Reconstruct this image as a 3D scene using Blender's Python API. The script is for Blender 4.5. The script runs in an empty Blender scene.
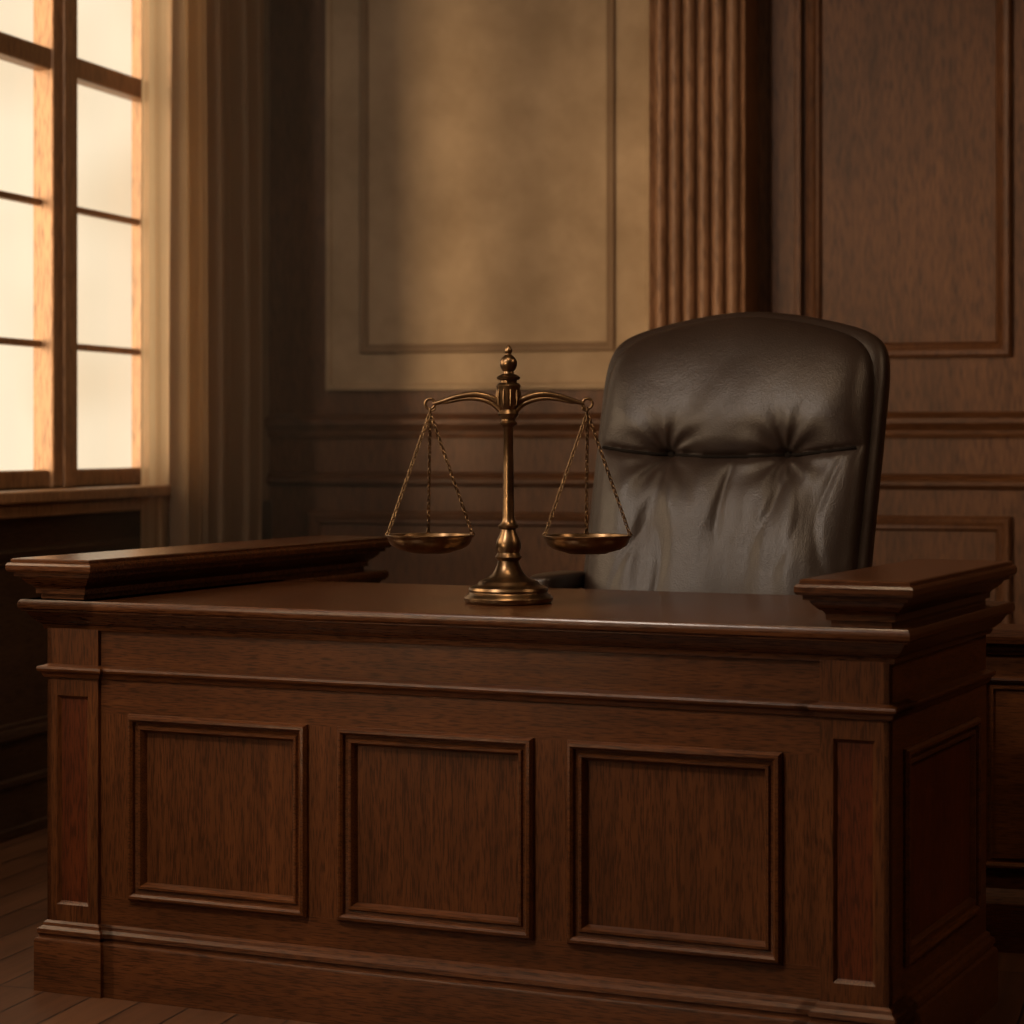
import bpy, math, random
from mathutils import Vector, Matrix, noise
random.seed(3)
scene = bpy.context.scene
R = math.radians
try:
    scene.view_settings.view_transform='Standard'; scene.view_settings.look='None'
except Exception as ex: print(ex)

# ---------------------------------------------------------------- materials
def new_mat(name):
    m = bpy.data.materials.new(name); m.use_nodes = True
    nt = m.node_tree; b = nt.nodes['Principled BSDF']
    return m, nt, b

def wood(name, dark, light, grain='x', rough=0.40, bump=0.12, s=1.0, spec=.5):
    m, nt, b = new_mat(name); N = nt.nodes; L = nt.links
    tc = N.new('ShaderNodeTexCoord'); mp = N.new('ShaderNodeMapping')
    a, c = 2.2*s, 34*s
    mp.inputs['Scale'].default_value = {'x':(a,c,c),'y':(c,a,c),'z':(c,c,a)}[grain]
    L.new(tc.outputs['Object'], mp.inputs['Vector'])
    n1 = N.new('ShaderNodeTexNoise'); n1.inputs['Scale'].default_value = 1.0
    n1.inputs['Detail'].default_value = 7; n1.inputs['Roughness'].default_value = .6
    n1.inputs['Distortion'].default_value = .25
    L.new(mp.outputs[0], n1.inputs['Vector'])
    mp2 = N.new('ShaderNodeMapping'); a, c = 22*s, 300*s
    mp2.inputs['Scale'].default_value = {'x':(a,c,c),'y':(c,a,c),'z':(c,c,a)}[grain]
    L.new(tc.outputs['Object'], mp2.inputs['Vector'])
    n2 = N.new('ShaderNodeTexNoise'); n2.inputs['Scale'].default_value = 1.0
    n2.inputs['Detail'].default_value = 3
    L.new(mp2.outputs[0], n2.inputs['Vector'])
    n3 = N.new('ShaderNodeTexNoise'); n3.inputs['Scale'].default_value = 1.7
    L.new(tc.outputs['Object'], n3.inputs['Vector'])
    cr = N.new('ShaderNodeValToRGB')
    cr.color_ramp.elements[0].position = .12; cr.color_ramp.elements[0].color = (*dark,1)
    cr.color_ramp.elements[1].position = .88; cr.color_ramp.elements[1].color = (*light,1)
    L.new(n1.outputs['Fac'], cr.inputs['Fac'])
    cr2 = N.new('ShaderNodeValToRGB')
    cr2.color_ramp.elements[0].position = .38; cr2.color_ramp.elements[0].color = (.38,.34,.31,1)
    cr2.color_ramp.elements[1].position = .53; cr2.color_ramp.elements[1].color = (1,1,1,1)
    L.new(n2.outputs['Fac'], cr2.inputs['Fac'])
    mx = N.new('ShaderNodeMix'); mx.data_type='RGBA'; mx.blend_type='MULTIPLY'; mx.inputs[0].default_value=.9
    L.new(cr.outputs[0], mx.inputs[6]); L.new(cr2.outputs[0], mx.inputs[7])
    cr3 = N.new('ShaderNodeValToRGB')
    cr3.color_ramp.elements[0].position = .3; cr3.color_ramp.elements[0].color = (.7,.66,.62,1)
    cr3.color_ramp.elements[1].position = .7; cr3.color_ramp.elements[1].color = (1.1,1.05,1,1)
    L.new(n3.outputs['Fac'], cr3.inputs['Fac'])
    mx2 = N.new('ShaderNodeMix'); mx2.data_type='RGBA'; mx2.blend_type='MULTIPLY'; mx2.inputs[0].default_value=.8
    L.new(mx.outputs[2], mx2.inputs[6]); L.new(cr3.outputs[0], mx2.inputs[7])
    L.new(mx2.outputs[2], b.inputs['Base Color'])
    b.inputs['Roughness'].default_value = rough
    b.inputs['Specular IOR Level'].default_value = spec
    bp = N.new('ShaderNodeBump'); bp.inputs['Strength'].default_value = bump; bp.inputs['Distance'].default_value=.004
    L.new(n2.outputs['Fac'], bp.inputs['Height']); L.new(bp.outputs[0], b.inputs['Normal'])
    return m

DK, LT = (.050,.0165,.0048), (.165,.057,.0165)
M_wx = wood('desk_wood_horizontal', DK, LT, 'x', rough=.36, spec=.40)
M_wz = wood('desk_wood_vertical', DK, LT, 'z', rough=.36, spec=.40)
M_wy = wood('desk_wood_sideways', DK, LT, 'y', rough=.36, spec=.40)
M_panel = wood('desk_panel_wood', (.054,.012,.0032), (.155,.038,.0095), 'z', rough=.42, spec=.33)
M_top = wood('desk_top_wood', (.050,.018,.007), (.13,.048,.017), 'x', rough=.25, bump=.05)
WD,WL=(.086,.035,.0135),(.185,.079,.032)
M_wallw = wood('wall_wood', WD, WL, 'z', rough=.5, s=.6, spec=.3)
M_wallx = wood('wall_wood_horizontal', WD, WL, 'x', rough=.5, s=.6, spec=.3)
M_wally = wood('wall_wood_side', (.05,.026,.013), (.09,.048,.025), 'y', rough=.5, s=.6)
M_winw = wood('window_wood', (.36,.20,.10), (.50,.29,.155), 'z', rough=.45, s=.6)

def plaster(name, c1, c2, rough=.85):
    m, nt, b = new_mat(name); N=nt.nodes; L=nt.links
    tc=N.new('ShaderNodeTexCoord')
    n=N.new('ShaderNodeTexNoise'); n.inputs['Scale'].default_value=2.6; n.inputs['Detail'].default_value=9; n.inputs['Roughness'].default_value=.62
    L.new(tc.outputs['Object'], n.inputs['Vector'])
    cr=N.new('ShaderNodeValToRGB'); cr.color_ramp.elements[0].position=.3; cr.color_ramp.elements[1].position=.72
    cr.color_ramp.elements[0].color=(*c1,1); cr.color_ramp.elements[1].color=(*c2,1)
    L.new(n.outputs['Fac'], cr.inputs['Fac']); L.new(cr.outputs[0], b.inputs['Base Color'])
    b.inputs['Roughness'].default_value=rough
    bp=N.new('ShaderNodeBump'); bp.inputs['Strength'].default_value=.15; bp.inputs['Distance'].default_value=.01
    L.new(n.outputs['Fac'], bp.inputs['Height']); L.new(bp.outputs[0], b.inputs['Normal'])
    return m
M_plaster = plaster('plaster', (.31,.215,.125), (.51,.375,.24))
M_ceil = plaster('ceiling_plaster', (.30,.23,.16), (.38,.30,.22))

def floor_mat():
    m, nt, b = new_mat('floor_planks'); N=nt.nodes; L=nt.links
    tc=N.new('ShaderNodeTexCoord'); mp=N.new('ShaderNodeMapping'); mp.inputs['Rotation'].default_value=(0,0,R(90))
    L.new(tc.outputs['Object'], mp.inputs['Vector'])
    br=N.new('ShaderNodeTexBrick'); br.inputs['Scale'].default_value=1; br.inputs['Brick Width'].default_value=1.9
    br.inputs['Row Height'].default_value=.15; br.inputs['Mortar Size'].default_value=.004
    br.inputs['Color1'].default_value=(.075,.03,.013,1); br.inputs['Color2'].default_value=(.11,.047,.021,1); br.inputs['Mortar'].default_value=(.012,.006,.004,1)
    L.new(mp.outputs[0], br.inputs['Vector'])
    mp2=N.new('ShaderNodeMapping'); mp2.inputs['Scale'].default_value=(40,2,1); L.new(tc.outputs['Object'], mp2.inputs['Vector'])
    n=N.new('ShaderNodeTexNoise'); n.inputs['Scale'].default_value=1; n.inputs['Detail'].default_value=6; L.new(mp2.outputs[0], n.inputs['Vector'])
    mx=N.new('ShaderNodeMix'); mx.data_type='RGBA'; mx.blend_type='OVERLAY'; mx.inputs[0].default_value=.7
    L.new(br.outputs['Color'], mx.inputs[6]); L.new(n.outputs['Fac'], mx.inputs[7]); L.new(mx.outputs[2], b.inputs['Base Color'])
    b.inputs['Roughness'].default_value=.42
    bp=N.new('ShaderNodeBump'); bp.inputs['Strength'].default_value=.3; bp.inputs['Distance'].default_value=.004; bp.invert=True
    L.new(br.outputs['Fac'], bp.inputs['Height']); L.new(bp.outputs[0], b.inputs['Normal'])
    return m
M_floor = floor_mat()

def leather(name='leather', c1=(.013,.0078,.006,1), c2=(.030,.018,.0135,1)):
    m, nt, b = new_mat(name); N=nt.nodes; L=nt.links
    tc=N.new('ShaderNodeTexCoord')
    n=N.new('ShaderNodeTexNoise'); n.inputs['Scale'].default_value=6; n.inputs['Detail'].default_value=6; L.new(tc.outputs['Object'], n.inputs['Vector'])
    v=N.new('ShaderNodeTexVoronoi'); v.inputs['Scale'].default_value=210; L.new(tc.outputs['Object'], v.inputs['Vector'])
    cr=N.new('ShaderNodeValToRGB'); cr.color_ramp.elements[0].color=c1; cr.color_ramp.elements[1].color=c2
    L.new(n.outputs['Fac'], cr.inputs['Fac']); L.new(cr.outputs[0], b.inputs['Base Color'])
    mr=N.new('ShaderNodeMapRange'); mr.inputs['To Min'].default_value=.32; mr.inputs['To Max'].default_value=.46
    L.new(n.outputs['Fac'], mr.inputs['Value']); L.new(mr.outputs[0], b.inputs['Roughness'])
    b.inputs['Specular IOR Level'].default_value=.46
    bp=N.new('ShaderNodeBump'); bp.inputs['Strength'].default_value=.35; bp.inputs['Distance'].default_value=.0015
    L.new(v.outputs['Distance'], bp.inputs['Height'])
    bp2=N.new('ShaderNodeBump'); bp2.inputs['Strength'].default_value=.4; bp2.inputs['Distance'].default_value=.012
    L.new(n.outputs['Fac'], bp2.inputs['Height']); L.new(bp.outputs[0], bp2.inputs['Normal']); L.new(bp2.outputs[0], b.inputs['Normal'])
    return m
M_leather = leather()
m,nt,b=new_mat('seam_shade_and_button_dark'); b.inputs['Base Color'].default_value=(.006,.004,.003,1); b.inputs['Roughness'].default_value=.8; b.inputs['Specular IOR Level'].default_value=.1  # near-black for the shade in the seam crease, and for the buttons
M_seam_shade_buttons=m

def brass():
    m, nt, b = new_mat('aged_brass'); N=nt.nodes; L=nt.links
    tc=N.new('ShaderNodeTexCoord'); n=N.new('ShaderNodeTexNoise'); n.inputs['Scale'].default_value=22; n.inputs['Detail'].default_value=6
    L.new(tc.outputs['Object'], n.inputs['Vector'])
    cr=N.new('ShaderNodeValToRGB'); cr.color_ramp.elements[0].position=.3; cr.color_ramp.elements[1].position=.7
    cr.color_ramp.elements[0].color=(.11,.068,.036,1); cr.color_ramp.elements[1].color=(.32,.205,.11,1)
    L.new(n.outputs['Fac'], cr.inputs['Fac']); L.new(cr.outputs[0], b.inputs['Base Color'])
    b.inputs['Metallic'].default_value=1; b.inputs['Roughness'].default_value=.32
    return m
M_brass = brass()

def cloth(name='curtain_cloth', k=.42, tr=.5, trc=(.70,.48,.28,1), alpha=0):
    m, nt, b = new_mat(name); N=nt.nodes; L=nt.links
    out=[x for x in N if x.type=='OUTPUT_MATERIAL'][0]
    tc=N.new('ShaderNodeTexCoord'); n=N.new('ShaderNodeTexNoise'); n.inputs['Scale'].default_value=60; L.new(tc.outputs['Object'], n.inputs['Vector'])
    cr=N.new('ShaderNodeValToRGB'); cr.color_ramp.elements[0].color=(.46*k,.33*k,.21*k,1); cr.color_ramp.elements[1].color=(.60*k,.45*k,.30*k,1)
    L.new(n.outputs['Fac'], cr.inputs['Fac']); L.new(cr.outputs[0], b.inputs['Base Color'])
    b.inputs['Roughness'].default_value=.9
    t=N.new('ShaderNodeBsdfTranslucent'); t.inputs[0].default_value=trc
    mx=N.new('ShaderNodeMixShader'); mx.inputs[0].default_value=tr
    L.new(b.outputs[0], mx.inputs[1]); L.new(t.outputs[0], mx.inputs[2])
    last=mx.outputs[0]
    if alpha:
        tp=N.new('ShaderNodeBsdfTransparent'); m2=N.new('ShaderNodeMixShader'); m2.inputs[0].default_value=alpha
        L.new(last,m2.inputs[1]); L.new(tp.outputs[0],m2.inputs[2]); last=m2.outputs[0]
    L.new(last, out.inputs[0])
    return m
M_cloth = cloth()
M_sheer = cloth('sheer_cloth', 1.1, .78, (.98,.80,.56,1), .22)

def glass():
    m, nt, b = new_mat('window_glass'); N=nt.nodes; L=nt.links
    out=[x for x in N if x.type=='OUTPUT_MATERIAL'][0]
    t=N.new('ShaderNodeBsdfTransparent'); t.inputs[0].default_value=(.95,.95,.95,1)
    g=N.new('ShaderNodeBsdfGlossy'); g.inputs['Roughness'].default_value=.05
    mx=N.new('ShaderNodeMixShader'); mx.inputs[0].default_value=.05
    L.new(t.outputs[0], mx.inputs[1]); L.new(g.outputs[0], mx.inputs[2]); L.new(mx.outputs[0], out.inputs[0])
    return m
M_glass = glass()
m,nt,b = new_mat('dark_metal'); b.inputs['Base Color'].default_value=(.05,.045,.04,1); b.inputs['Metallic'].default_value=1; b.inputs['Roughness'].default_value=.4
M_metal = m

# ---------------------------------------------------------------- builders
class MB:
    def __init__(s): s.v=[]; s.f=[]
    def add(s, vs, fs):
        o=len(s.v); s.v += [tuple(v) for v in vs]; s.f += [tuple(i+o for i in f) for f in fs]
    def box(s, x0,x1,y0,y1,z0,z1):
        vs=[(x,y,z) for z in (z0,z1) for y in (y0,y1) for x in (x0,x1)]
        s.add(vs, [(0,2,3,1),(4,5,7,6),(0,1,5,4),(2,6,7,3),(0,4,6,2),(1,3,7,5)])
    def stack(s, x0,x1,y0,y1, prof):
        vs=[]; fs=[]
        for p,z in prof:
            vs += [(x0-p,y0-p,z),(x1+p,y0-p,z),(x1+p,y1+p,z),(x0-p,y1+p,z)]
        n=len(prof)
        for i in range(n-1):
            for j in range(4):
                k=(j+1)%4; fs.append((4*i+j,4*i+k,4*i+4+k,4*i+4+j))
        fs.append((3,2,1,0)); fs.append(tuple(4*(n-1)+j for j in range(4)))
        s.add(vs,fs)
    def fbox(s, F, u0,u1,z0,z1,o0,o1):
        O,U,Nn=F; vs=[O+U*u+Nn*o+Vector((0,0,z)) for z in (z0,z1) for o in (o0,o1) for u in (u0,u1)]
        s.add(vs, [(0,2,3,1),(4,5,7,6),(0,1,5,4),(2,6,7,3),(0,4,6,2),(1,3,7,5)])
    def fframe(s, F, u0,u1,z0,z1, prof, fill=True):
        O,U,Nn=F; vs=[]; fs=[]
        for ins,out in prof:
            for u,z in ((u0+ins,z0+ins),(u1-ins,z0+ins),(u1-ins,z1-ins),(u0+ins,z1-ins)):
                vs.append(O+U*u+Nn*out+Vector((0,0,z)))
        n=len(prof)
        for i in range(n-1):
            for j in range(4):
                k=(j+1)%4; fs.append((4*i+j,4*i+k,4*i+4+k,4*i+4+j))
        if fill: fs.append(tuple(4*(n-1)+j for j in range(4)))
        s.add(vs,fs)
    def lathe(s, prof, seg=48, c=(0,0,0)):
        vs=[]; fs=[]
        for r,z in prof:
            for i in range(seg):
                a=2*math.pi*i/seg; vs.append((c[0]+r*math.cos(a), c[1]+r*math.sin(a), c[2]+z))
        n=len(prof)
        for i in range(n-1):
            for j in range(seg):
                k=(j+1)%seg; fs.append((i*seg+j,i*seg+k,(i+1)*seg+k,(i+1)*seg+j))
        fs.append(tuple(reversed(range(seg)))); fs.append(tuple((n-1)*seg+j for j in range(seg)))
        s.add(vs,fs)
    def tube(s, pts, rad, seg=12, flat=1.0):
        pts=[Vector(p) for p in pts]; vs=[]; fs=[]; n=len(pts)
        if not hasattr(rad,'__len__'): rad=[rad]*n
        up=Vector((0,1,0))
        for i,p in enumerate(pts):
            t=(pts[min(i+1,n-1)]-pts[max(i-1,0)]).normalized()
            a=t.cross(up); 
            if a.length<1e-3: a=t.cross(Vector((1,0,0)))
            a.normalize(); b=t.cross(a).normalized()
            for j in range(seg):
                an=2*math.pi*j/seg; vs.append(p+a*math.cos(an)*rad[i]+b*math.sin(an)*rad[i]*flat)
        for i in range(n-1):
            for j in range(seg):
                k=(j+1)%seg; fs.append((i*seg+j,i*seg+k,(i+1)*seg+k,(i+1)*seg+j))
        fs.append(tuple(reversed(range(seg)))); fs.append(tuple((n-1)*seg+j for j in range(seg)))
        s.add(vs,fs)
    def torus(s, c, R1, r, M=None, seg=16, ring=6, sx=1.0):
        c=Vector(c); vs=[]; fs=[]
        for i in range(seg):
            a=2*math.pi*i/seg
            for j in range(ring):
                b=2*math.pi*j/ring
                p=Vector(((R1+r*math.cos(b))*math.cos(a)*sx,(R1+r*math.cos(b))*math.sin(a), r*math.sin(b)))
                if M: p=M@p
                vs.append(c+p)
        for i in range(seg):
            for j in range(ring):
                fs.append((i*ring+j, ((i+1)%seg)*ring+j, ((i+1)%seg)*ring+(j+1)%ring, i*ring+(j+1)%ring))
        s.add(vs,fs)
    def obj(s, name, mat, parent=None, smooth=False, bevel=0, angle=35):
        me=bpy.data.meshes.new(name); me.from_pydata(s.v,[],s.f); me.update()
        import bmesh
        bm=bmesh.new(); bm.from_mesh(me); bmesh.ops.recalc_face_normals(bm, faces=bm.faces); bm.to_mesh(me); bm.free()
        ob=bpy.data.objects.new(name, me); scene.collection.objects.link(ob)
        me.materials.append(mat)
        if smooth:
            for p in me.polygons: p.use_smooth=True
            try:
                me.set_sharp_from_angle(angle=R(angle))
            except Exception: pass
        if bevel:
            md=ob.modifiers.new('bevel','BEVEL'); md.width=bevel; md.segments=2; md.limit_method='ANGLE'; md.angle_limit=R(50)
        if parent: ob.parent=parent
        return ob

def empty(name, loc=(0,0,0), rz=0):
    e=bpy.data.objects.new(name,None); scene.collection.objects.link(e); e.location=loc; e.rotation_euler=(0,0,rz); e.empty_display_size=.1
    return e

# ---------------------------------------------------------------- room (x along back wall, y away from viewer)
XL, XR, YB, YF, H = -4.30, 3.6, 10.41, -3.2, 4.5
TW=.14
m=MB(); m.box(XL-TW,XR+.2,YF-.2,YB+.2,-.1,0); m.obj('floor', M_floor)
m=MB(); m.box(XL-TW,XR+.2,YF-.2,YB+.2,H,H+.1); m.obj('ceiling', M_ceil)
m=MB(); m.box(XR,XR+.2,YF,YB,0,H); m.obj('wall_right', M_wallw)
m=MB(); m.box(XL-TW,XR+.2,YF-.2,YF,0,H); m.obj('wall_front', M_wallw)
m=MB(); m.box(XL-TW,XR+.2,YB,YB+.2,0,H); m.obj('wall_back', M_wallw)

wins=[(7.45,9.24),(4.6,6.4),(1.7,3.5),(-1.2,.6)]  # first window is in view; the other three are added off-frame to admit light
ZS,ZH=1.30,3.80
m=MB(); xs=(XL-TW,XL)
m.box(*xs,YF,YB,0,ZS); m.box(*xs,YF,YB,ZH,H)
ys=[YF]+[y for w in sorted(wins) for y in w]+[YB]
for i in range(0,len(ys),2): m.box(*xs,ys[i],ys[i+1],ZS,ZH)
m.obj('wall_left', plaster('left_wall_plaster',(.20,.13,.08),(.28,.19,.12)))
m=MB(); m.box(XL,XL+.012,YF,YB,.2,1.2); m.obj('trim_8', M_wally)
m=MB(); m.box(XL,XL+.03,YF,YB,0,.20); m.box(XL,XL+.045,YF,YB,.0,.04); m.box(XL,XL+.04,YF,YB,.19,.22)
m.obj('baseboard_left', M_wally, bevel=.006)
m=MB()
FL=(Vector((XL+.012,0,0)),Vector((0,1,0)),Vector((1,0,0)))
pr=[(0,0),(0,.02),(.012,.028),(.03,.022),(.045,.01),(.06,.012),(.066,0)]
for a,b in [(4.5,6.5),(7.35,9.3),(1.6,3.6)]:
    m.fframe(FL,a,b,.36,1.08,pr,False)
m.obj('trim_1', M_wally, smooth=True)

for i,(a,b) in enumerate(wins):
    w=empty('window_%d'%(i+1),(XL,0,0))
    m=MB()
    x0,x1=-.13,-.04
    mid0=a+.838 if i==0 else (a+b)/2-.1; mid1=mid0+.212
    m.box(x0,x1,a-.0,a+.06,ZS,ZH); m.box(x0,x1,b-.07,b,ZS,ZH); m.box(x0,x1,a,b,ZH-.08,ZH)
    m.box(x0,x1,mid0,mid1,ZS,ZH)
    m.box(-.13,-.06,a,b,ZS,1.372)
    m.box(-.13,-.05,a,b,2.95,3.035)
    for z in (1.87,2.43): m.box(-.13,-.095,a,b,z-.014,z+.014)
    m.box(-.13,-.095,a,b,3.55,3.575)
    m.box(-.04,-.025,mid0+.07,mid1-.07,ZS,ZH)
    m.obj('frame', M_winw, w, bevel=.008)
    m=MB(); m.box(-.12,.14,a-.08,b+.08,1.255,1.30); m.box(.0,.10,a-.04,b+.04,1.20,1.255)
    m.obj('sill', M_winw, w, bevel=.008)
    m=MB(); 
    m.box(.0,.035,a-.12,a,ZS,ZH+.1); m.box(.0,.035,b,b+.12,ZS,ZH+.1); m.box(0,.035,a,b,ZH,ZH+.12)
    m.obj('casing', M_winw, w, bevel=.008)
    m=MB(); m.box(-.124,-.120,a,b,ZS,ZH); m.obj('glass', M_glass, w)

def curtain(y0,y1, x, amp, n, zt=4.1, zb=.03, NU=220):
    m=MB(); NV=50; vs=[]; fs=[]
    for j in range(NV+1):
        v=j/NV; z=zb+(zt-zb)*v
        for i in range(NU+1):
            u=i/NU
            g=u+.012*math.sin(3*v+5*u)
            fold=math.sin(2*math.pi*n*g+.6*math.sin(2*math.pi*g*2.3))+.35*math.sin(2*math.pi*n*2.1*g+1.3)
            vs.append((x+amp*fold*(.85+.15*math.sin(4*v)), y0+(y1-y0)*u+.02*math.sin(2*v+6*u), z))
    for j in range(NV):
        for i in range(NU):
            a=j*(NU+1)+i; fs.append((a,a+1,a+NU+2,a+NU+1))
    m.add(vs,fs); return m
c=empty('window_curtain',(0,0,0))
curtain(8.90,9.75,XL+.20,.06,6).obj('drape',M_cloth,c,smooth=True,angle=180)
curtain(8.74,9.20,XL+.11,.016,6,NU=120).obj('sheer',M_sheer,c,smooth=True,angle=180)
m=MB(); m.tube([(XL+.20,6.9,4.12),(XL+.20,10.35,4.12)],.02); m.obj('rod',M_brass,c,smooth=True)

# back wall detailing
FB=(Vector((0,YB,0)),Vector((1,0,0)),Vector((0,-1,0)))
m=MB(); m.fbox(FB,-3.985,-2.42,1.74,4.25,0,.012); m.obj('trim_2', M_plaster)
m=MB()
m.fframe(FB,-4.0,-2.41,1.725,4.27,[(0,0),(0,.03),(.01,.035),(.022,.03),(.03,.014),(.034,.012)],False)
m.obj('trim_3', M_plaster, smooth=True)
m=MB()
m.fframe(FB,-3.83,-2.585,1.90,4.12,[(0,.012),(0,.028),(.008,.036),(.02,.034),(.03,.022),(.038,.026),(.042,.012)],False)
m.obj('trim_4', plaster('plaster_moulding',(.20,.125,.07),(.30,.20,.12)), smooth=True)
bol=[(0,0),(0,.03),(.012,.042),(.03,.036),(.042,.02),(.055,.026),(.064,.014),(.068,0)]
m=MB()
for a,b in [(-1.70,-.80),(-.55,.35),(1.4,2.3),(2.5,3.4)]:
    m.fframe(FB,a,b,1.855,4.25,bol,False)
    m.fframe(FB,a+.0,b,.36,1.155,bol,False)
for a,b in [(-4.1,-2.6)]: m.fframe(FB,a,b,.36,1.155,bol,False)
m.obj('trim_5', M_wallw, smooth=True)
m=MB()
def wrail(m,z0,prof):
    pts=prof; x0,x1=XL,XR; vs=[];fs=[]
    for x in (x0,x1):
        for o,z in pts: vs.append((x,YB-o,z0+z))
    n=len(pts)
    for i in range(n-1): fs.append((i,i+1,n+i+1,n+i))
    m.add(vs,fs)
wrail(m,1.50,[(0,0),(.02,.0),(.03,.015),(.03,.03),(.05,.05),(.065,.065),(.065,.085),(.05,.095),(.03,.1),(.02,.11),(0,.115)])
wrail(m,1.27,[(0,0),(.02,.005),(.035,.02),(.035,.035),(.02,.05),(.025,.06),(0,.07)])
wrail(m,0,[(.04,0),(.04,.18),(.03,.2),(.02,.24),(0,.25)])
m.obj('baseboard_back', M_wallx, smooth=True)
m=MB()
px0,px1=-2.352,-1.922; PO=.33
pts=[(px0,0),(px0,PO)]
nf=6; mrg=.022; wdt=(px1-px0-2*mrg)/nf
for k in range(nf):
    a=px0+mrg+k*wdt
    for t in range(13):
        th=t/12; 
        pts.append((a+wdt*(.04+.92*th), PO+.034*math.sin(math.pi*th)**.7-(.022 if t in(0,12) else 0)))
pts+= [(px1,PO),(px1,0)]
vs=[(x,YB-o,z) for z in (0,H) for x,o in pts]; n=len(pts)
m.add(vs,[(i,i+1,n+i+1,n+i) for i in range(n-1)])
m.obj('trim_6', wood('pilaster_wood',(.24,.125,.068),(.40,.23,.13),'z',rough=.5,s=.6), smooth=True, angle=50)
m=MB(); m.stack(px0,px1,YB-PO,YB-.001,[(.03,0),(.03,.26),(.02,.28),(.0,.30)]); m.obj('trim_9', M_wallw)
m=MB(); m.fbox(FB,-1.86,-1.72,0,H,0,.03); m.fbox(FB,-1.75,-1.72,0,H,.0,.05)
m.obj('trim_7', M_wallw, bevel=.006)

# ---------------------------------------------------------------- judge's bench
desk=empty('judges_bench',(-.685,5.367,0),R(-8.5))
L=2.342; D=.92; PW=.165
WY=1.55
front=(Vector((-L,0,0)),Vector((1,0,0)),Vector((0,-1,0)))
side=(Vector((0,0,0)),Vector((0,1,0)),Vector((1,0,0)))
sidel=(Vector((-L,0,0)),Vector((0,1,0)),Vector((-1,0,0)))
m=MB(); m.box(-L+.012,-.012,.012,.14,0,1.0); m.box(-.2,-.012,.14,D-.012,0,1.0); m.box(-L+.012,-L+.2,.14,D-.012,0,1.0)
m.obj('carcass', M_wz, desk)
m=MB(); m.box(-L+.0,-L+.12,D-.0,WY,0,1.0); m.obj('wing_body', M_wy, desk)
plinth=[(.026,0),(.026,.135),(.023,.142),(.016,.146),(.016,.152),(.021,.157),(.019,.168),(.010,.176),(.008,.184),(0,.19)]
cor=[(0,.975),(.010,.977),(.014,.985),(.014,.991),(.022,.996),(.034,1.008),(.042,1.020),(.046,1.026),(.055,1.028),(.055,1.031),(.061,1.036),(.063,1.045),(.061,1.054),(.056,1.06)]
waist=[(0,.846),(.006,.848),(.010,.854),(.012,.860),(.020,.866),(.022,.872),(.020,.878),(.010,.880),(0,.884)]
pj=.012
m=MB()
m.stack(-L,0,0,.14,plinth); m.stack(-.2,0,.0,D,plinth); m.stack(-L,-L+.2,0,D,plinth); m.stack(-L,-L+.12,0,WY,plinth)
for a,b in ((-PW,0),(-L,-L+PW)):
    m.stack(a,b,-pj,.1,plinth)
m.obj('plinth', M_wx, desk, smooth=True, angle=28)
m=MB()
m.stack(-L,0,0,.14,waist); m.stack(-.2,0,0,D,waist); m.stack(-L,-L+.12,0,WY,waist)
for a,b in ((-PW,0),(-L,-L+PW)): m.stack(a,b,-pj,.1,waist)
m.obj('waist_moulding', M_wx, desk, smooth=True, angle=28)
m=MB(); m.stack(-L,0,0,D,cor); m.stack(-L,-L+.12,0,WY,cor)
m.obj('cornice', M_top, desk, smooth=True, angle=28)
cap=[(.010,1.055),(.010,1.072),(.020,1.074),(.020,1.088),(.024,1.094),(.034,1.100),(.046,1.112),(.050,1.120),(.062,1.122),(.062,1.132),(.074,1.134),(.078,1.140),(.078,1.152),(.074,1.158),(.068,1.160),(.068,1.167),(.064,1.170)]
m=MB(); m.stack(-.128,-.004,-.0,D-.04,cap); m.stack(-L-.012,-L+.108,0,WY,cap)
m.obj('raised_ledge', M_top, desk, smooth=True, angle=28)
g=.096; w=(L-2*PW-4*g)/3
m=MB(); z0,z1=.266,.756
m.fbox(front,PW,L-PW,.87,.99,-.03,0)
m.fbox(front,PW,L-PW,.17,z0,-.03,0); m.fbox(front,PW,L-PW,z1,.86,-.03,0)
m.obj('front_rails', M_wx, desk)
m=MB()
us=[]; u=PW
for k in range(4):
    m.fbox(front,u,u+g,z0,z1,-.03,-.0004); 
    if k<3: us.append((u+g,u+g+w))
    u+=g+w
m.obj('front_stiles', M_wz, desk)
fr=[(-.003,0),(-.003,.008),(.003,.018),(.010,.020),(.016,.014),(.018,.004),(.026,.002),(.030,.009),(.036,.009),(.041,.001),(.044,-.008),(.046,-.014)]
m=MB()
for a,b in us: m.fframe(front,a,b,z0,z1,fr,False)
m.obj('panel_mouldings', M_wx, desk, smooth=True, angle=28)
m=MB()
for a,b in us: m.fbox(front,a+.02,b-.02,z0+.02,z1-.02,-.028,-.013)
m.obj('front_panels', M_panel, desk)
simple=[(0,0),(.004,-.004),(.008,-.009),(.010,-.010)]
m=MB(); mp_=MB()
for u0 in (0,L-PW):
    F=(Vector((-L+u0,-pj,0)),Vector((1,0,0)),Vector((0,-1,0)))
    m.fbox(F,0,PW,.87,.99,-.03,0)
    m.fbox(F,0,PW,.17,.235,-.03,0); m.fbox(F,0,PW,.80,.86,-.03,0)
    m.fbox(F,0,.032,.235,.80,-.03,0); m.fbox(F,PW-.032,PW,.235,.80,-.03,0)
    m.fframe(F,.032,PW-.032,.235,.80,simple,False)
    mp_.fbox(F,.035,PW-.035,.238,.797,-.03,-.0095)
m.obj('pilasters', M_wz, desk); mp_.obj('pilaster_panels', M_panel, desk)
m=MB(); mp_=MB(); mf=MB()
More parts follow.
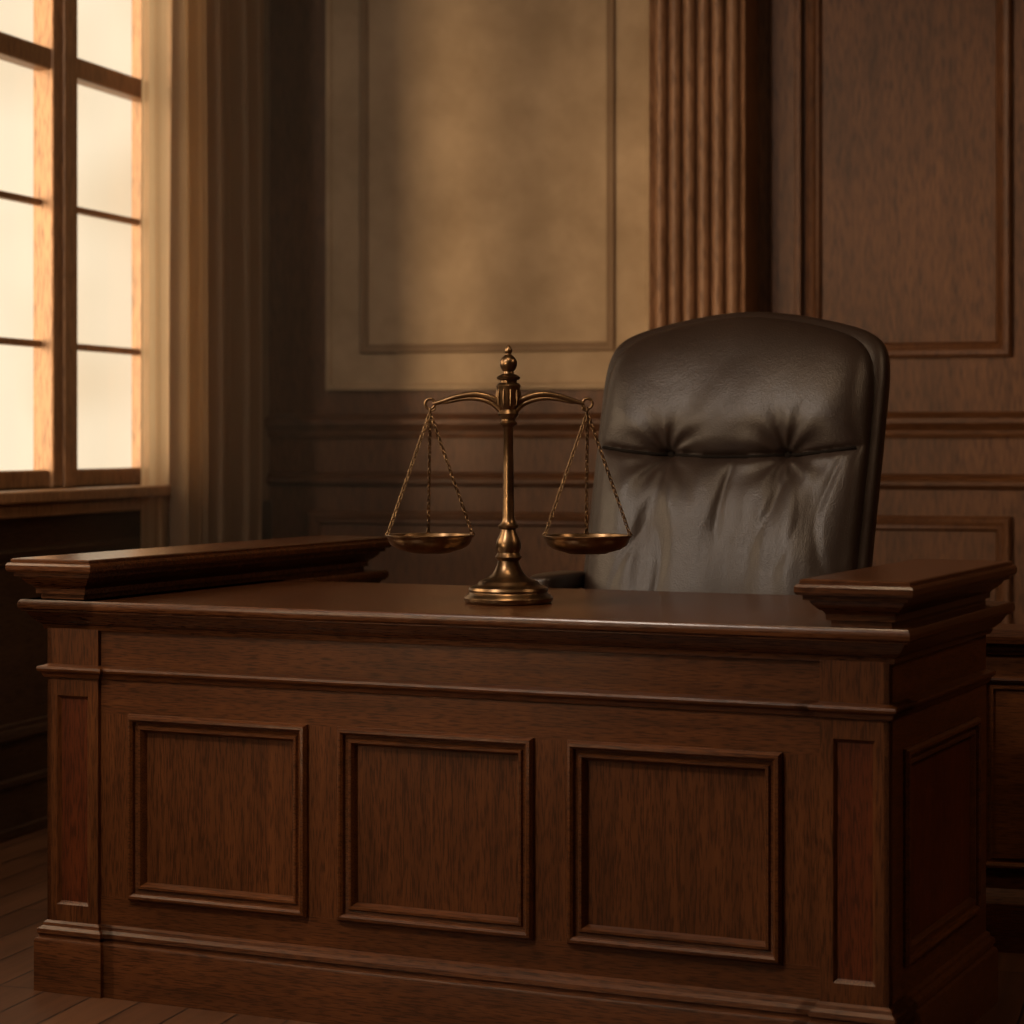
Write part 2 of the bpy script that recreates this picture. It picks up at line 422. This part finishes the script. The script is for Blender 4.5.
for F in (side,sidel):
    m.fbox(F,-pj,D,.87,.99,-.012,0); m.fbox(F,-pj,D,.17,.262,-.012,0); m.fbox(F,-pj,D,.765,.86,-.012,0)
    m.fbox(F,-pj,.11,.262,.765,-.012,0); m.fbox(F,.81,D,.262,.765,-.012,0)
    mf.fframe(F,.11,.81,.262,.765,[(p,max(o*.8,-.006)) for p,o in fr],False)
    mp_.fbox(F,.13,.79,.28,.745,-.012,-.006)
m.obj('side_rails', M_wy, desk); mp_.obj('side_panels', M_panel, desk); mf.obj('side_mouldings', M_wy, desk, smooth=True, angle=28)

# ---------------------------------------------------------------- leather chair
chair=empty('leather_office_chair',(-1.390,6.647,0),R(-9))
TILT=math.tan(R(17)); ZB,ZT=.56,1.795
def archf(q):
    return 1-min(abs(q),1)**1.7
def cushion(hw, zb, zt, Tf, Tb, arch, pf, feat, n=6.0, NU=190, NV=240, y0=0):
    m=MB(); vs=[]; fs=[]
    def pos(a,c,sidev):
        e=max(abs(a),abs(c)); mm=(abs(a)**n+abs(c)**n)**(1/n); r=e/mm if mm>1e-6 else 1
        x=a*r*hw; cc=c*r
        hwz=.965+.035*(cc*.5+.5)
        x*=hwz
        z=(zb+zt)/2+cc*(zt-zb)/2+arch*archf(x/hw)*max(0,cc)**1.8
        if sidev>0: t=Tf*(1-e**pf)**.5 if e<1 else 0; 
        else: t=-Tb*(1-e**14)**.5 if e<1 else 0
        if sidev>0 and feat: t+=feat(x,z,e)
        return (x, y0-t+(z-ZB)*TILT, z)
    def grid(sv):
        o=len(vs)
        for j in range(NV+1):
            c=math.sin(math.pi/2*(2*j/NV-1))
            for i in range(NU+1):
                a=math.sin(math.pi/2*(2*i/NU-1)); vs.append(pos(a,c,sv))
        for j in range(NV):
            for i in range(NU):
                q=o+j*(NU+1)+i; f=(q,q+1,q+NU+2,q+NU+1); fs.append(f if sv>0 else f[::-1])
    grid(1); grid(-1); m.add(vs,fs); return m
SZ=1.445; BX=.185
def seamz(x):
    return SZ+.035*max(0,(abs(x)-BX)/.2)**1.5*.6 -.006*math.cos(min(abs(x)/BX,1)*math.pi/2)
def feat(x,z,e):
    fade=max(0,1-e**8)
    d=z-seamz(x)
    up=1.0 if d>0 else .8
    t=-.014*math.exp(-(d/.011)**2)-.040*up*math.exp(-(abs(d)/.065)**1.4)-.008*(1-up)
    for s in (-1,1):
        dx=x-s*BX; dz=z-SZ; r=math.hypot(dx,dz); an=math.atan2(dz,dx)
        t-=.020*math.exp(-(r/.020)**2)+.022*math.exp(-(r/.075)**2)
        wv=math.sin(9*an+1.5*s+4*noise.noise(Vector((dx*5,dz*5,s))))
        t+=.0075*wv*math.exp(-r/.09)*(1-math.exp(-(r/.030)**2))
    q=noise.noise(Vector((x*10+1.0*z,z*2.0,1.3)))*.75+noise.noise(Vector((x*21,z*3.4,7.3)))*.22
    cr=max(0,1-abs(noise.noise(Vector((x*7-1.2*z,z*2.4,4.4))))*6)
    if d<0:
        env=math.exp(d/.40)*(1-math.exp(d/.05))
        t+=.030*q*env-.010*cr*env
    else: t+=.008*q*math.exp(-d/.12)
    t+=.016*noise.noise(Vector((x*4,z*4,3)))
    return t*fade
AR=.088
cushion(.455,.56,ZT,.042,.12,AR,20,None,n=13,NU=120,NV=140).obj('back_shell', M_leather, chair, smooth=True, angle=180)
cushion(.430,.585,ZT-.018,.102,.0,AR,6,feat,n=10,y0=-.038).obj('back_cushion', M_leather, chair, smooth=True, angle=180)
def surf(x,z):
    e=max(abs(x)/.43,abs((z-(.585+ZT-.018)/2)/((ZT-.018-.585)/2)))
    e=min(e,1)
    return -.038-(.102*(1-e**6)**.5+feat(x,z,e))+(z-ZB)*TILT
m=MB()
pts=[(x/100*.40, surf(x/100*.40,seamz(x/100*.40))-.001, seamz(x/100*.40)) for x in range(-100,101,2)]
m.tube(pts,.0055,8)  # dark tube in the groove draws the shade of the crease
for s in (-1,1):
    n0=len(m.v)
    m.lathe([(.001,.0),(.009,.0015),(.012,.005),(.009,.009),(.001,.011)],20)
    yy=surf(s*BX,SZ)
    for i in range(n0,len(m.v)):
        x,y,z=m.v[i]; m.v[i]=(s*BX+x, yy-.004-z, SZ+y)
m.obj('seam_shade_and_buttons', M_seam_shade_buttons, chair, smooth=True)
def rbox(m,cx,cy,cz,hx,hy,hz,n=4,NU=24):
    vs=[];fs=[];
    for ax in range(3):
        for sg in (-1,1):
            o=len(vs)
            for j in range(NU+1):
                for i in range(NU+1):
                    p=[0,0,0]; p[ax]=sg; p[(ax+1)%3]=math.sin(math.pi/2*(2*i/NU-1)); p[(ax+2)%3]=math.sin(math.pi/2*(2*j/NU-1))
                    mm=sum(abs(q)**n for q in p)**(1/n); q=[v/mm for v in p]
                    vs.append((cx+q[0]*hx,cy+q[1]*hy,cz+q[2]*hz))
            for j in range(NU):
                for i in range(NU):
                    q=o+j*(NU+1)+i; f=(q,q+1,q+NU+2,q+NU+1); fs.append(f if sg>0 else f[::-1])
    m.add(vs,fs)
m=MB()
rbox(m,0,-.26,.59,.36,.33,.085,n=5)
m.obj('seat', M_leather, chair, smooth=True, angle=180)
m=MB()
for s in (-1,1):
    rbox(m,s*.46,-.0,1.068,.045,.155,.028,n=4)
m.obj('armrest_pads', M_leather, chair, smooth=True, angle=180)
m=MB()
for s in (-1,1):
    m.tube([(s*.46,-.08,1.05),(s*.465,-.10,.9),(s*.45,-.12,.7),(s*.40,-.16,.56),(s*.2,-.2,.53)],.022)
    m.tube([(s*.46,.09,1.05),(s*.465,.07,.9),(s*.45,.02,.7),(s*.40,-.05,.56),(s*.2,-.1,.53)],.022)
m.lathe([(.10,.50),(.10,.47),(.035,.45),(.035,.14),(.06,.12),(.06,.08)],24,(0,-.2,0))
for k in range(5):
    a=2*math.pi*k/5+.3; m.tube([(0,-.2,.11),(.18*math.cos(a),-.2+.18*math.sin(a),.10),(.33*math.cos(a),-.2+.33*math.sin(a),.075)],[.035,.028,.018])
    m.lathe([(.012,-.0),(.03,.004),(.03,.05),(.012,.055)],16,(.33*math.cos(a),-.2+.33*math.sin(a),0))
m.obj('base', M_metal, chair, smooth=True)

# ---------------------------------------------------------------- scales of justice
K=1/378.7
sc=empty('scales_of_justice',(-1.756,5.895,1.0605),R(11))
def hz(y): return (603-y)*K
prof=[(42,603),(44,601),(44.5,598),(43,595.5),(40,594),(39,592),(40,590),(39,587.5),(34,585.5),(31,584),(30,582),(27,580.5),(22,578.5),(17,575),(13.5,570),(11.5,565),(10.5,561),(13,558.5),(13.5,557),(12,555),(11,553),(12.5,549),(12.8,545),(11.5,540),(9,535),(7.5,531),(7,529.5),(10,528),(10.5,526),(8,524),(6.5,521),(5.8,517),(5.2,470),(4.8,428),(6,426.5),(8.5,425),(9,423),(7,421),(7,419.5),(9.5,417),(10.5,414),(9,411.5),(8,410),(9.5,407),(11,404),(11,392),(12,389),(12.5,386),(11,384),(8.5,383),(8.5,381),(11.5,379.5),(12,377.5),(9,375.5),(5.5,374),(5,372),(7.2,369.5),(8.6,366),(8.8,362.5),(7.5,359),(5,356.5),(3,355),(2.8,354),(4,352),(4,350),(2.5,347.5),(.4,345)]
m=MB(); m.lathe([(r*K,hz(y)) for r,y in prof],56)
for i in range(10):
    a=2*math.pi*i/10; r=11*K
    m.tube([(r*math.cos(a),r*math.sin(a),hz(406)),(r*1.06*math.cos(a),r*1.06*math.sin(a),hz(398)),(r*math.cos(a),r*math.sin(a),hz(390))],[.003,.004,.003],8)
m.obj('column', M_brass, sc, smooth=True, angle=40)
m=MB()
def smoothpath(P,n=8):
    out=[]
    P=[Vector(p) for p in P]
    for i in range(len(P)-1):
        p0=P[max(i-1,0)];p1=P[i];p2=P[i+1];p3=P[min(i+2,len(P)-1)]
        for k in range(n):
            t=k/n
            out.append(.5*((2*p1)+(p2-p0)*t+(2*p0-5*p1+4*p2-p3)*t*t+(3*p1-p0-3*p2+p3)*t**3))
    out.append(P[-1]); return out
XE=79
for s in (-1,1):
    up=smoothpath([(s*8*K,0,hz(404)),(s*18*K,0,hz(398)),(s*34*K,0,hz(394.5)),(s*52*K,0,hz(397)),(s*68*K,0,hz(402)),(s*76*K,0,hz(404))])
    n=len(up); m.tube(up,[(3.8-1.8*i/(n-1))*K for i in range(n)],10)
    lo=smoothpath([(s*8*K,0,hz(411)),(s*16*K,0,hz(404)),(s*30*K,0,hz(399.5)),(s*46*K,0,hz(399.5)),(s*66*K,0,hz(403.5))])
    n=len(lo); m.tube(lo,[(2.8-1.4*i/(n-1))*K for i in range(n)],10)
    Mx=Matrix.Rotation(R(90),3,'X')
    m.torus((s*XE*K,0,hz(404)),5.0*K,1.5*K,Mx,24,8)
    m.tube(smoothpath([(s*76*K,0,hz(404.5)),(s*74*K,0,hz(409)),(s*78*K,0,hz(411)),(s*81*K,0,hz(409))]),1.1*K,8)
m.obj('beam', M_brass, sc, smooth=True, angle=60)
for s,nm in ((-1,'left'),(1,'right')):
    m=MB()
    cx=s*XE*K
    pp=[(2,553.5),(20,553.5),(22,552.5),(34,549.5),(41,545),(43.5,540),(44,538),(46,537),(46.3,535.8),(45.5,535),(43,535.5),(42,538),(39,544),(32,548),(20,550.5),(2,551)]
    m.lathe([(r*.97*K,hz(y)) for r,y in pp],56,(cx,0,0))
    m.obj('pan_'+nm, M_brass, sc, smooth=True, angle=50)
    m=MB()
    top=Vector((cx,0,hz(413)))
    m.torus((cx,0,hz(411)),3.2*K,.9*K,Matrix.Rotation(R(90),3,'Y'),14,6)
    for ang in (180+12,12-5,100 if s<0 else 95):
        pt=Vector((cx+42.5*K*math.cos(R(ang)),42.5*K*math.sin(R(ang)),hz(535)))
        dirv=pt-top; nl=28; q=dirv.to_track_quat('X','Z').to_matrix()
        for k in range(nl):
            t=(k+.5)/nl; c=top+dirv*t
            rot=q@Matrix.Rotation(R(90*(k%2)+45),3,'X')
            m.torus(c,1.8*K,.62*K,rot,10,5,sx=1.75)
        m.torus(pt,2.0*K,.7*K,Matrix.Rotation(R(90),3,'X'),12,6)
    m.obj('chains_'+nm, M_brass, sc, smooth=True, angle=180)

# ---------------------------------------------------------------- low partition (bar) right of bench
bar=empty('wooden_partition',(-.72,6.93,0),0)
m=MB(); m.box(0,2.6,0,.12,0,.88)
m.stack(0,2.6,0,.12,[(.03,0),(.03,.14),(.02,.16),(0,.18)])
m.obj('body', M_wx, bar)
m=MB(); m.stack(0,2.6,0,.12,[(0,.86),(.012,.865),(.02,.88),(.04,.895),(.055,.90),(.06,.92),(.055,.94)])
m.obj('rail_cap', M_top, bar, smooth=True, angle=28)
F=(Vector((0,0,0)),Vector((1,0,0)),Vector((0,-1,0)))
m=MB()
for k in range(4): m.fframe(F,.10+k*.63,.63+k*.63,.24,.80,fr[:-3],False)
m.obj('panel_mouldings', M_wx, bar, smooth=True)

# ---------------------------------------------------------------- thin sunlit haze by the window
mh=bpy.data.materials.new('room_air'); mh.use_nodes=True; nt=mh.node_tree; nt.nodes.clear()
o=nt.nodes.new('ShaderNodeOutputMaterial'); vsn=nt.nodes.new('ShaderNodeVolumeScatter')
vsn.inputs['Color'].default_value=(1,.9,.78,1); vsn.inputs['Density'].default_value=.034; vsn.inputs['Anisotropy'].default_value=.35
nt.links.new(vsn.outputs[0],o.inputs['Volume'])
m=MB(); m.box(-3.95,-2.45,7.45,YB-.09,0.005,H-.05); m.obj('window_haze', mh)

# ---------------------------------------------------------------- light
wd=bpy.data.worlds.new('World'); scene.world=wd; wd.use_nodes=True
nt=wd.node_tree; bg=nt.nodes['Background']
tc=nt.nodes.new('ShaderNodeTexCoord'); nz=nt.nodes.new('ShaderNodeTexNoise'); nz.inputs['Scale'].default_value=9; nz.inputs['Detail'].default_value=2
nt.links.new(tc.outputs['Generated'],nz.inputs['Vector'])
cr=nt.nodes.new('ShaderNodeValToRGB'); cr.color_ramp.elements[0].position=.35; cr.color_ramp.elements[1].position=.6
cr.color_ramp.elements[0].color=(.76,.55,.33,1); cr.color_ramp.elements[1].color=(.98,.80,.56,1)
nt.links.new(nz.outputs['Fac'],cr.inputs['Fac']); nt.links.new(cr.outputs[0],bg.inputs[0])
bg.inputs[1].default_value=1.3
sun=bpy.data.lights.new('sun','SUN'); sun.energy=6.6; sun.angle=R(18); sun.color=(1,.68,.38)
so=bpy.data.objects.new('sun',sun); scene.collection.objects.link(so)
d=Vector((.30,.94,-.035)); so.rotation_euler=d.to_track_quat('-Z','Y').to_euler()
so.location=(-8,3,5)
for i,(a,b) in enumerate(wins):
    if i==0: continue
    al=bpy.data.lights.new('daylight','AREA'); al.shape='RECTANGLE'; al.size=1.7; al.size_y=2.4  # area lamp added outside each unseen window as fill
    al.energy=[0,88,68,28][i]; al.color=(1,.72,.45)
    ao=bpy.data.objects.new('window_daylight',al); scene.collection.objects.link(ao)
    ao.location=(XL-.45,(a+b)/2,(ZS+ZH)/2)
    ao.rotation_euler=Vector((1,0.1,-.1)).to_track_quat('-Z','Z').to_euler()
for i,(x,y,e,col,sz,tg) in enumerate([(-3.6,2.6,92,(1,.83,.68),.7,(-1.4,6.6,1.5)),(2.4,5.6,28,(1,.66,.38),1.0,(-.4,6.0,.5)),(-1.6,4.35,26,(1,.70,.42),.6,(-1.8,5.4,.5))]):
    al=bpy.data.lights.new('overhead_fill','AREA'); al.shape='DISK'; al.size=sz; al.energy=e; al.color=col  # fill lights added out of view overhead, without any fixture
    ao=bpy.data.objects.new('overhead_fill',al); scene.collection.objects.link(ao); ao.location=(x,y,4.3)
    ao.rotation_euler=(Vector(tg)-Vector((x,y,4.3))).to_track_quat('-Z','Y').to_euler()

# ---------------------------------------------------------------- camera
cd=bpy.data.cameras.new('camera'); co=bpy.data.objects.new('camera',cd); scene.collection.objects.link(co)
co.location=(0,0,1.49); co.rotation_euler=(R(90),0,R(16.5))
cd.lens=81.9; cd.sensor_width=36; cd.shift_y=-.0703; cd.clip_end=100
cd.dof.use_dof=True; cd.dof.focus_distance=6.1; cd.dof.aperture_fstop=3.2
scene.camera=co
